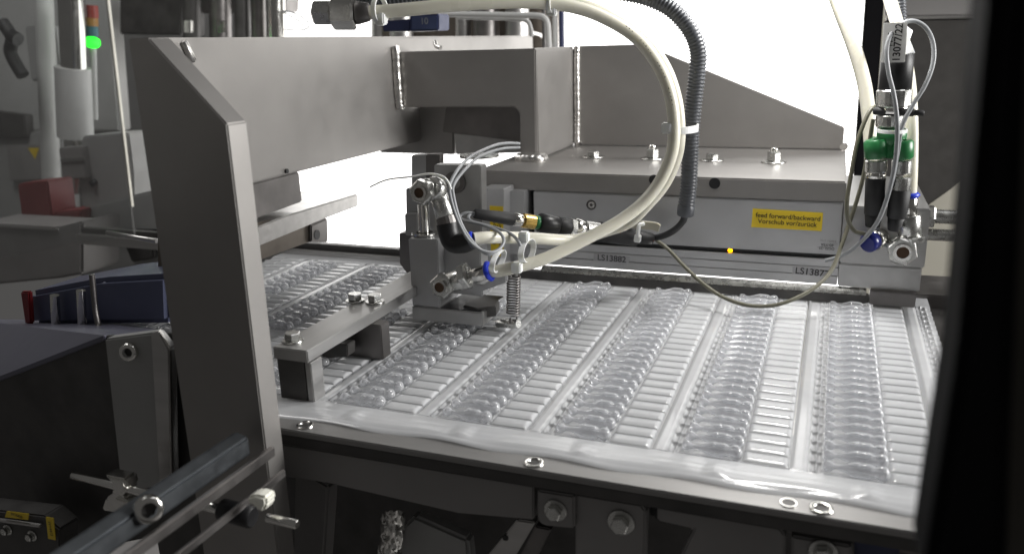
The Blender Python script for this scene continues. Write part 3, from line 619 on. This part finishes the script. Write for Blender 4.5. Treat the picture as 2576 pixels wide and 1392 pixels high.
MB().cyl(onY(2296, 283, 630), onY(2324, 285, 630), 2.0, ch=0.6).build('tail', M['rubber'], st)
yp = thing('cable_splitter', 'green two-way cable splitter with two plugs below it', 'splitter', tuple(onY(2236, 375, 640)))
segv(yp, 2244, 322, 2240, 360, 9.8, 'top_socket', 'green', 1.0)
MB().pY([(2186, 356), (2192, 349), (2284, 351), (2288, 360), (2284, 400), (2182, 398)], 632, 16, 2.0).build('body', M['green'], yp)
segv(yp, 2202, 350, 2204, 398, 8.0, 'side_lobe', 'green', 1.5, Y=636); segv(yp, 2268, 352, 2268, 400, 7.6, 'side_lobe', 'green', 1.5, Y=636)
lp = thing('round_plug', 'black plug under the left leg of the green splitter', 'cable plug', tuple(onY(2203, 450, 640)), 'plugs under the splitter')
segv(lp, 2204, 402, 2203, 432, 7.4, 'knurled_nut', 'zinc', 0.6, 20, False); segv(lp, 2203, 430, 2202, 448, 6.6, 'ring', 'chrome'); segv(lp, 2202, 444, 2197, 540, 6.8, 'body', 'rubber', 1.0, r1=6.6); segv(lp, 2197, 538, 2194, 570, 6.0, 'strain_relief', 'rubber', 0.6, r1=5.0)
rp = thing('round_plug', 'black plug under the right leg of the green splitter', 'cable plug', tuple(onY(2262, 450, 640)), 'plugs under the splitter')
segv(rp, 2268, 402, 2267, 436, 6.6, 'knurled_nut', 'zinc', 0.6, 20, False); segv(rp, 2267, 444, 2264, 478, 6.6, 'knurled_nut', 'zinc', 0.6, 20, False); segv(rp, 2264, 476, 2254, 548, 7.2, 'body', 'rubber', 1.0, r1=6.6); segv(rp, 2254, 546, 2246, 580, 5.8, 'strain_relief', 'rubber', 0.6, r1=4.0)

#@@PART3
# ------------------------------------------------------------------ behind and above the bracket
def cylY(x0, y0, x1, y1, wpx, Y, name, m, parent, wpx1=None, sg=24):
    a = onY(x0, y0, Y); b = onY(x1, y1, Y)
    return MB().cyl(a, b, wpx / 2 * mmpx(a), (wpx1 or wpx) / 2 * mmpx(b), sg).build(name, M[m], parent)
pcs = thing('press_columns', 'dark press head with shiny round columns at the top behind the beam', 'press', tuple(onY(600, 90, 1150)))
MB().pY([(300, -30), (455, -30), (455, 89), (300, 86)], 1160, 60, 2).build('head_block', M['blackened'], pcs)
MB().pY([(440, -40), (720, -40), (716, 30), (440, 34)], 1210, 40, 2).build('top_plate', M['darksteel'], pcs)
for x, w, m in ((480, 44, 'blackened'), (552, 54, 'darksteel'), (608, 40, 'blackened'), (648, 36, 'darksteel'), (692, 46, 'chrome')):
    cylY(x, -40, x + 3, 110, w, 1150, 'column', m, pcs)
for x in (552, 470):
    MB().pY([(x - 8, 52), (x + 9, 52), (x + 9, 82), (x - 8, 82)], 1100, 8, 1).build('bracket', M['chrome'], pcs)
cable('thin dark wire loop against the bright gap at the top left', [(712, 28, 1140), (735, 32, 1138), (760, 44, 1136), (777, 60, 1134), (772, 72, 1134), (748, 76, 1136), (716, 74, 1140)], 1.3, 'cable', 'wire_loop')
cable('second thin dark wire loop inside the first one', [(714, 32, 1142), (740, 46, 1140), (758, 58, 1138), (762, 70, 1138)], 1.3, 'cable', 'wire_loop')
rc = thing('rear_columns', 'brownish round steel columns behind the blue sensor box', 'columns', tuple(onY(1150, 90, 1230)))
MB().pY([(932, -40), (1400, -40), (1400, 130), (932, 130)], 1262, 12, 2).build('rear_plate', mat('brown_steel', (0.16, 0.14, 0.12), 0.4, 0.9), rc)
for x, w in ((948, 26), (1010, 60), (1165, 40), (1222, 66), (1300, 60)): cylY(x, -40, x + 1, 130, w, 1215, 'column', 'brushed' if w < 66 else 'darksteel', rc)
sb = thing('sensor_box', 'small dark blue sensor box standing on top of the beam', 'sensor box', tuple(onX(1060, 80, -420)))
yS = onX(1066, 80, -400).y
MB().pY([(1030, 37), (1103, 35), (1103, 77), (1030, 80)], yS, 26, 1.2).build('body', M['navy'], sb)
MB().pY([(962, 54), (1032, 48), (1032, 79), (962, 80)], yS + 6, 20, 1.2).build('connector', M['navy'], sb)
MB().pY([(1036, 41), (1098, 40), (1098, 73), (1036, 75)], yS - .4, .4, 0).build('face_plate', mat('navy_face', (0.045, 0.06, 0.13), 0.4), sb)
text('10', 'lettering', onY(1067, 54, yS - .6), (1, 0, 0), (0, 0, 1), 9, M['cable'], sb)
def pipe(lab, pts, r, m='lightgrey'):
    o = MB().tube(path(pts), r, 14).build('bent_pipe', M[m], None); tag(o, lab, 'pipe', 'bent pipes behind the beam')
pipe('long pale bent pipe running right from the blue sensor box', [(1100, 36, 1000), (1200, 37, 1000), (1300, 39, 1000), (1352, 40, 1000), (1370, 47, 1000), (1377, 62, 1000), (1379, 90, 1000), (1381, 130, 1000)], 3.6)
pipe('short pale bent pipe under the longer one', [(1150, 44, 1010), (1240, 46, 1010), (1312, 50, 1010), (1328, 56, 1010), (1334, 70, 1010), (1338, 92, 1010)], 2.6)
vr = thing('upright_rods', 'three thin upright rods between pale pipe and white panel', 'rods', tuple(onY(1395, 118, 1080)))
for x, w, m in ((1366, 9, 'blackened'), (1394, 13, 'lightgrey'), (1411, 14, 'navy')): cylY(x, -40, x + 2, 130, w, 1080, 'rod', m, vr)

# under the beam, left gap
ub = thing('stamping_block', 'dark stepped steel block hanging under the beam in the left gap', 'block', (-420, 560, 80))
MB().pX([(600, 470), (753, 430), (761, 507), (600, 566)], -400.5, -60, 1.2).build('upper_block', M['darksteel'], ub)
MB().pX([(600, 590), (715, 543), (900, 487), (902, 518), (822, 548), (600, 640)], -399.6, -70, 1.0).build('plate', M['brushed'], ub)
MB().pX([(560, 580), (715, 545), (822, 549), (783, 607), (660, 652), (560, 690)], -402, -60, 1.0).build('lower_block', mat('bronzed_steel', (0.17, 0.15, 0.13), 0.42, 1.0), ub)
MB().pX([(783, 566), (824, 548), (826, 609), (783, 608)], -399, -40, 1.0).build('foot', M['darksteel'], ub)
p = onX(797, 590, -398.9); MB().cyl(p, p + V((0.3, 0, 0)), 4.2).build('hole', M['black'], ub)
p = onX(719, 430, -400); MB().cyl(p + V((-5, 0, 0)), p + V((1.5, 0, 0)), 1.8).build('stop_pin', M['black'], ub)
frr = thing('far_rail', 'dark steel rail along the far edge of the film in the left gap', 'rail', (-520, 690, 0))
MB().box(-800, -352, 690, 700, -7, 10, 1.0).build('rail_top', M['blackened'], frr)
MB().box(-800, -352, 681, 689, -7, 4.5, 1.0).build('rail_step', M['brushed'], frr)

# ------------------------------------------------------------------ right background
bc = MB().pY([(2180, -40), (2226, -40), (2192, 446), (2146, 446)], 905, 40, 1.5).build('black_column', M['frame'], None); tag(bc, 'black upright profile behind the right hoses', 'profile')
gp = thing('grey_door_panel', 'dark grey sheet metal panel behind the right connectors', 'panel', tuple(onY(2340, 500, 1000)))
MB().pY([(2224, 49), (2500, 45), (2500, 390), (2400, 470), (2330, 520), (2200, 520)], 1000, 10, 2).build('panel_sheet', mat('smoke_sheet', (0.052, 0.049, 0.046), 0.5), gp)
MB().pY([(2226, -60), (2500, -60), (2500, 40), (2226, 44)], 1004, 10, 2).build('upper_sheet', M['darkgrey'], gp)
MB().pY([(2226, 44), (2500, 40), (2500, 46), (2226, 50)], 998, 10, 1).build('trim_strip', M['brushed'], gp)
wl = MB().pY([(2180, -80), (2720, -80), (2720, 900), (2140, 900)], 1240, 10, 0).build('side_wall', mat('beige_wall', (0.42, 0.40, 0.34), 0.6, scale=6), None); tag(wl, 'plain beige wall behind the machine on the right', 'wall')
rbx = MB().pY([(2285, 738), (2450, 748), (2450, 800), (2285, 790)], 690, 60, 1).build('table_edge', M['darksteel'], None); tag(rbx, 'dark table edge behind the film at the right', 'table edge')

# black door frame close to the camera
df = thing('door_frame', 'out-of-focus black door frame standing close at the right edge', 'door frame', tuple(onY(2400, 1392, 160)))
MB().pY([(2500, -120), (2446, 500), (2408, 900), (2315, 1500), (2530, 1500), (2600, -120)], 160, 26, 2.5).build('frame_profile', M['frame'], df)
MB().pY([(2540, -120), (2500, 1500), (2900, 1500), (2900, -120)], 170, 20, 2.0).build('lit_frame_face', mat('frame_side_lit', (0.07, 0.065, 0.057), 0.8, spec=0.2), df)  # other face of the frame, its light put in as a paler colour

# ------------------------------------------------------------------ under the rail
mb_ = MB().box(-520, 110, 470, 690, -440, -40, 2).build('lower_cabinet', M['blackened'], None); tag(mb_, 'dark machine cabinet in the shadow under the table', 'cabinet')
up = thing('under_plate', 'dark grey plate with two small slots under the front rail', 'plate', (-180, 356, -40))
MB().pY([(690, 1112), (1342, 1221), (1342, 1307), (1150, 1290), (822, 1214), (690, 1195)], 352, 12, 0.8).build('plate_sheet', M['darkgrey'], up)
for q in ((858, 1130), (1229, 1190)): MB().pY([(q[0] - 4, q[1] - 5), (q[0] + 4, q[1] - 4), (q[0] + 4, q[1] + 6), (q[0] - 4, q[1] + 5)], 351.7, .4, 0).build('slot', M['black'], up)
def bracket(lab, px, bolts, Y, m='darkgrey'):
    t_ = thing('bolted_bracket', lab, 'bracket', tuple(onY(px[0][0], px[0][1], Y)), 'brackets under the front rail')
    MB().pY(px, Y, 8, 1.0).build('bracket_plate', M[m], t_)
    for b in bolts:
        p = onY(b[0], b[1], Y); hexbolt(p, b[2], 4.2, t_, b[2] * 1.5, 1.0, 'hex_bolt', 'zinc', (0, -1, 0), 0.2)
    return t_
bracket('small dark bracket with one hex bolt under the middle of the rail', [(1351, 1231), (1444, 1246), (1444, 1329), (1366, 1322), (1351, 1308)], [(1397, 1281, 4.0)], 350)
bracket('wide grey bracket with one hex bolt right of the small one', [(1446, 1240), (1612, 1268), (1624, 1284), (1620, 1420), (1446, 1420)], [(1562, 1311, 4.6)], 354)
bracket('large grey plate with rounded corner at the lower right', [(1652, 1273), (1960, 1326), (1976, 1345), (1972, 1420), (1700, 1420), (1744, 1330), (1652, 1310)], [], 356)
bracket('right end plate with a bolt at the bottom edge', [(1990, 1346), (2140, 1372), (2150, 1440), (1990, 1440)], [(2070, 1386, 4.4)], 358)
kb = MB().pY([(1634, 1236), (1740, 1252), (1748, 1312), (1728, 1332), (1640, 1316), (1624, 1280)], 362, 20, 3).build('knob_block', M['rubber'], None); tag(kb, 'black rubber block between the two grey plates under the rail', 'rubber block')
nb = MB().pY([(2146, 1300), (2262, 1318), (2262, 1440), (2150, 1440)], 364, 20, 1).build('navy_block', M['navy'], None); tag(nb, 'dark blue block in the lower right corner beside the door frame', 'block')
sa = thing('slotted_arm', 'slanting steel arm with a round hole at the bottom middle', 'arm', tuple(onY(1280, 1360, 372)))
MB().pY([(1300, 1306), (1346, 1313), (1270, 1440), (1190, 1440)], 366, 8, .8).build('arm_bar', M['brushed'], sa)
MB().pY([(1346, 1322), (1386, 1330), (1330, 1440), (1285, 1440)], 372, 8, .8).build('side_bar', M['darksteel'], sa)
p = onY(1271, 1351, 365.9); MB().cyl(p + V((0, -.3, 0)), p, 1.7).build('hole', M['black'], sa)
# crumpled shiny foil and a round motor
fo = MB(); gx, gy = 13, 15; rnd = random.Random(5); vs_ = []
for j in range(gy):
    for i in range(gx):
        cx_ = 960 + (i / (gx - 1)) * 60 - (j / (gy - 1)) * 12 + rnd.uniform(-2, 2); cy_ = 1284 + (j / (gy - 1)) * 125 + rnd.uniform(-3, 3)
        a_ = math.pi * i / (gx - 1)
        p = onY(cx_, cy_, 360 - 9 * math.sin(a_) + rnd.uniform(-2.6, 2.6)); vs_.append(p)
fo.add(vs_, [(j * gx + i, j * gx + i + 1, (j + 1) * gx + i + 1, (j + 1) * gx + i) for j in range(gy - 1) for i in range(gx - 1)], True)
fo = fo.build('shiny_tube_end', M['chrome'], None); tag(fo, 'crumpled shiny metal sleeve at the bottom of the picture', 'metal sleeve')
gs_ = MB().pY([(1016, 1318), (1040, 1296), (1176, 1356), (1186, 1440), (1000, 1440)], 372, 10, 2).build('grey_cover', M['grey'], None); tag(gs_, 'pale grey cover beside the crumpled shiny sleeve', 'cover')
mt_ = MB().pY([(740, 1172), (826, 1222), (812, 1440), (735, 1440)], 372, 12, 1.5).build('side_plate', M['darkgrey'], None); tag(mt_, 'dark upright plate behind the foot of the steel upright', 'plate')

# ------------------------------------------------------------------ lower left: bars, rods, brackets
b1 = thing('profile_bar', 'blue-grey metal bar running towards the camera at lower left', 'bar', (-276, 250, 0))
MB().poly([(-283, 180, -1), (-281, 180, 8), (-277, 180, 11.6), (-269.5, 180, 9.5), (-269.5, 180, -1)], (0, 132, 0), 1.2).build('bar_body', mat('blue_grey_steel', (0.105, 0.113, 0.122), 0.42, 0.8), b1)
sockethead(onX(372, 1275, -269), (0.75, -0.6, .25), 6.0, 6, b1, 'socket_screw', 'chrome')
b2 = MB().box(-262, -259, 170, 318, -3, 2.6, .6).build('thin_bar', M['darksteel'], None); tag(b2, 'thin steel strip running beside the blue-grey bar', 'strip')
b3 = MB().box(-256, -254, 170, 318, -14, -10, .4).build('lower_strip', M['darksteel'], None); tag(b3, 'lower dark strip under the thin steel strip', 'strip')
rd = thing('round_rod', 'polished round rod with a clamp at the lower left', 'rod', tuple(onY(280, 1215, 300)))
MB().cyl(onY(183, 1194, 300), onY(400, 1246, 300), 2.3, ch=.4).build('rod_body', M['chrome'], rd)
MB().pY([(256, 1195), (312, 1205), (318, 1232), (300, 1252), (322, 1262), (304, 1292), (252, 1285), (262, 1254), (282, 1240), (280, 1215)], 296, 10, 1.5).build('clamp_jaw', M['chrome'], rd)
r2 = thing('round_rod', 'short polished rod end with a pale cap in front of the upright', 'rod', tuple(onY(620, 1280, 280)))
MB().cyl(onY(508, 1268, 285), onY(556, 1279, 285), 2.4, ch=.4).build('rod_body', M['chrome'], r2)
MB().cyl(onY(556, 1279, 286), onY(636, 1300, 286), 5.5, ch=1).build('holder', M['black'], r2)
MB().pY([(620, 1250), (640, 1243), (668, 1250), (670, 1270), (660, 1288), (645, 1284), (638, 1270), (622, 1268)], 280, 8, 1.2).build('cap', mat('cream_plastic', (0.90, 0.89, 0.80), 0.25), r2)
r3 = MB().cyl(onY(672, 1300, 284), onY(748, 1318, 284), 2.2, ch=.4).build('round_rod', M['chrome'], None); tag(r3, 'thin polished rod crossing the foot of the upright', 'rod')
lbk = thing('screw_plate', 'grey upright plate with one socket screw left of the upright', 'plate', tuple(onY(340, 1200, 325)))
MB().pY([(262, 852), (385, 836), (420, 880), (428, 1215), (305, 1240)], 326, 8, 1.0).build('plate_sheet', M['grey'], lbk)
sockethead(onY(330, 881, 325.8), (0.35, -0.93, .1), 5.0, 5, lbk, 'socket_screw', 'chrome')
MB().pY([(378, 838), (398, 832), (424, 880), (430, 1210), (400, 1216)], 323, 3, .6).build('edge_strip', M['brushed'], lbk)
ctb = thing('terminal_block', 'dark block with yellow labels in the lower left corner', 'terminal block', tuple(onY(80, 1392, 300)))
MB().pY([(-60, 1276), (110, 1296), (150, 1330), (150, 1440), (-60, 1440)], 302, 14, 1).build('body', M['blackened'], ctb)
la_ = MB().pY([(115, 1299), (134, 1302), (139, 1357), (121, 1353)], 300, .4, 0).build('label', M['yellow'], ctb)
text('SV14412', 'lettering', onY(127, 1328, 299.8), (0, 0, -1), (1, 0, 0), 2.7, M['ink'], la_)
lb_ = MB().pY([(17, 1284), (72, 1291), (70, 1306), (12, 1299)], 300, .4, 0).build('label', M['yellow'], ctb)
text('SV14420', 'lettering', onY(42, 1295, 299.8), (1, 0, -.1), (0, 0, 1), 2.6, M['ink'], lb_)
MB().pY([(-40, 1300), (98, 1320), (98, 1326), (-40, 1306)], 299, 2, .2).build('edge_strip', M['brushed'], ctb)
for q in ((20, 1330), (82, 1345)):
    p = onY(q[0], q[1], 302); hexbolt(p, 2.4, 3, ctb, 3.6, .8, 'hex_bolt', 'zinc', (0, -1, 0), .2)

# ------------------------------------------------------------------ left: tables, trays, columns seen past the upright
lt = MB().poly([onY(-100, 985, 334), onY(262, 842, 334), onY(415, 832, 420), onY(300, 806, 470), onY(150, 822, 470), onY(-100, 800, 470)], (0, 0, -3), .5).build('side_table', mat('lilac_table', (0.14, 0.14, 0.18), 0.35, 0.3, scale=8), None); tag(lt, 'grey side table with a bluish sheen at the left', 'table')
ld = MB().pY([(-100, 988), (262, 845), (430, 838), (520, 832), (540, 1320), (-100, 1440)], 336, 3, .5).build('dark_cabinet', M['blackened'], None); tag(ld, 'black cabinet front below the side table', 'cabinet')
tr = thing('blue_tray', 'blue plastic tray with two chrome pegs behind the side table', 'tray', tuple(onY(230, 830, 640)))
MB().pY([(68, 735), (250, 700), (420, 690), (424, 815), (78, 818)], 430, 50, 4).build('tray_body', M['bluetray'], tr)
for x in (137, 203): cylY(x, 730 if x > 150 else 742, x + 4, 812, 22, 424, 'peg', 'chrome', tr)
rs = MB().pY([(50, 733), (72, 733), (78, 815), (62, 815)], 422, 4, 1).build('red_strip', M['red'], None); tag(rs, 'narrow upright red strip at the left end of the blue tray', 'strip')
rb_ = thing('red_box', 'dark red box with a wide red foot at the left', 'box', tuple(onY(90, 590, 760)))
MB().pY([(42, 462), (118, 455), (130, 548), (54, 552)], 760, 40, 2).build('box_body', M['red'], rb_)
MB().pY([(26, 545), (205, 527), (200, 560), (140, 578), (30, 590)], 764, 40, 2).build('box_foot', M['red'], rb_)
cc_ = thing('chrome_column', 'thick bright polished column at the upper left', 'column', tuple(onY(190, 450, 900)))
cylY(176, -60, 200, 480, 62, 900, 'column_tube', 'chrome', cc_, 62, 40)
cylY(183, 170, 190, 345, 84, 900, 'lower_sleeve', 'lightgrey', cc_)
c5 = cylY(108, -60, 130, 460, 44, 960, 'pale_column', 'lightgrey', None); tag(c5, 'slimmer pale column left of the bright polished one', 'column')
sl = thing('signal_tower', 'signal tower with red amber and blue lenses, green lamp lit', 'signal tower', tuple(onY(235, 140, 940)))
for y0, y1, m, w in ((14, 45, 'rlamp', 28), (45, 66, 'alamp', 28), (66, 92, 'blamp', 28)): cylY(231, y0, 233, y1, w, 940, 'lens', m, sl)
g0 = onY(232, 93, 940); g1 = onY(232, 121, 940); rg = 19 * mmpx(g0)
MB().lathe(g0, g1, [(0, .3 * rg), (.1, .75 * rg), (.3, .97 * rg), (.5, rg), (.7, .97 * rg), (.9, .75 * rg), (1, .3 * rg)], 20).build('lit_lens', M['glamp'], sl)
cylY(234, 121, 238, 300, 16, 940, 'pole', 'lightgrey', sl)
hd = thing('hose_sensor', 'dark bent hose and sensor at the far left', 'sensor', tuple(onY(40, 180, 900)))
MB().tube(path([(5, 55, 900), (30, 95, 900), (26, 130, 900), (42, 165, 900), (58, 190, 900)]), 9, 14).build('hose', M['rubber'], hd)
MB().pY([(60, 66), (136, 66), (150, 200), (76, 205)], 990, 40, 3).build('backplate', M['grey'], hd)
cylY(28, 90, 46, 100, 34, 890, 'knob', 'black', hd)
gb = thing('grey_terminal_box', 'grey cabinet box with a dark label plate left of the upright', 'box', tuple(onY(260, 500, 860)))
MB().pY([(206, 342), (322, 334), (334, 430), (336, 520), (212, 560), (195, 440)], 860, 50, 2).build('box_body', M['grey'], gb)
MB().pY([(146, 372), (206, 368), (216, 448), (158, 452)], 850, 20, 1.5).build('slot_plate', M['darkgrey'], gb)
MB().pY([(150, 398), (211, 394), (212, 404), (152, 409)], 848, 2, .5).build('bright_slot', M['brushed'], gb)
cylY(232, 455, 238, 464, 20, 858, 'knob', 'black', gb)
lw = thing('machine_wing', 'grey machine housing with dark gaps behind the red box', 'machine housing', tuple(onY(100, 600, 1020)))
MB().pY([(-120, -80), (268, -80), (300, 330), (-120, 330)], 1180, 30, 3).build('rear_sheet', M['lightgrey'], lw)
MB().pY([(-120, 340), (150, 330), (160, 560), (-120, 580)], 1100, 40, 3).build('lower_sheet', M['grey'], lw)
MB().pY([(-20, 280), (60, 290), (64, 350), (-20, 350)], 1090, 20, 2).build('dark_gap', M['blackened'], lw)
MB().pY([(14, 368), (110, 362), (116, 452), (24, 456)], 1085, 20, 2).build('dark_panel', M['darkgrey'], lw)
MB().poly([onY(70, 372, 1084), onY(98, 372, 1084), onY(88, 400, 1084)], (0, .5, 0), 0).build('warning_triangle', M['yellow'], lw)
MB().pY([(-60, 560), (140, 572), (205, 556), (205, 690), (150, 700), (-60, 720)], 700, 60, 3).build('tray_front', M['darkgrey'], lw)
MB().pY([(-60, 562), (140, 574), (140, 580), (-60, 568)], 698, 3, .5).build('tray_edge', M['brushed'], lw)
tw = MB().tube(path([(231, 690, 418), (236, 740, 417), (240, 780, 416), (246, 812, 414), (250, 826, 412)]), 2.0, 10).build('drill_rod', M['darksteel'], None); tag(tw, 'thin dark drill-like rod standing in front of the blue tray', 'rod')
hr = MB().cyl(onY(268, 585, 520), onY(394, 606, 520), 2.2, ch=.4).build('round_rod', M['brushed'], None); tag(hr, 'pale thin rod lying level left of the upright', 'rod')
mh = thing('middle_housing', 'grey machine housing between the trays and the upright', 'machine housing', tuple(onY(300, 660, 760)))
MB().pY([(205, 520), (420, 470), (420, 700), (205, 700)], 780, 40, 3).build('housing_sheet', M['grey'], mh)
MB().pY([(270, 575), (420, 578), (420, 598), (270, 592)], 776, 10, 1).build('dark_slot', M['black'], mh)
MB().pY([(310, 610), (380, 608), (385, 650), (330, 660)], 770, 10, 2).build('dark_recess', M['blackened'], mh)

# acrylic door edge at the left
ad = thing('acrylic_door', 'clear acrylic door pane with a bright cut edge at the left', 'door pane', tuple(onY(300, 1000, 285)))
q0 = onY(-300, -60, 285); q1 = onY(-300, 700, 285)
MB().poly([q0, onY(259, -60, 285), onY(337, 590, 285), q1], (0, .8, 0), 0).build('pane', M['acrylic'], ad)
MB().poly([onY(259.5, -60, 284.9), onY(264, -60, 284.9), onY(332, 520, 284.9), onY(328.5, 520, 284.9)], (0, 1.0, 0), 0).build('cut_edge', M['acrylic_edge'], ad)
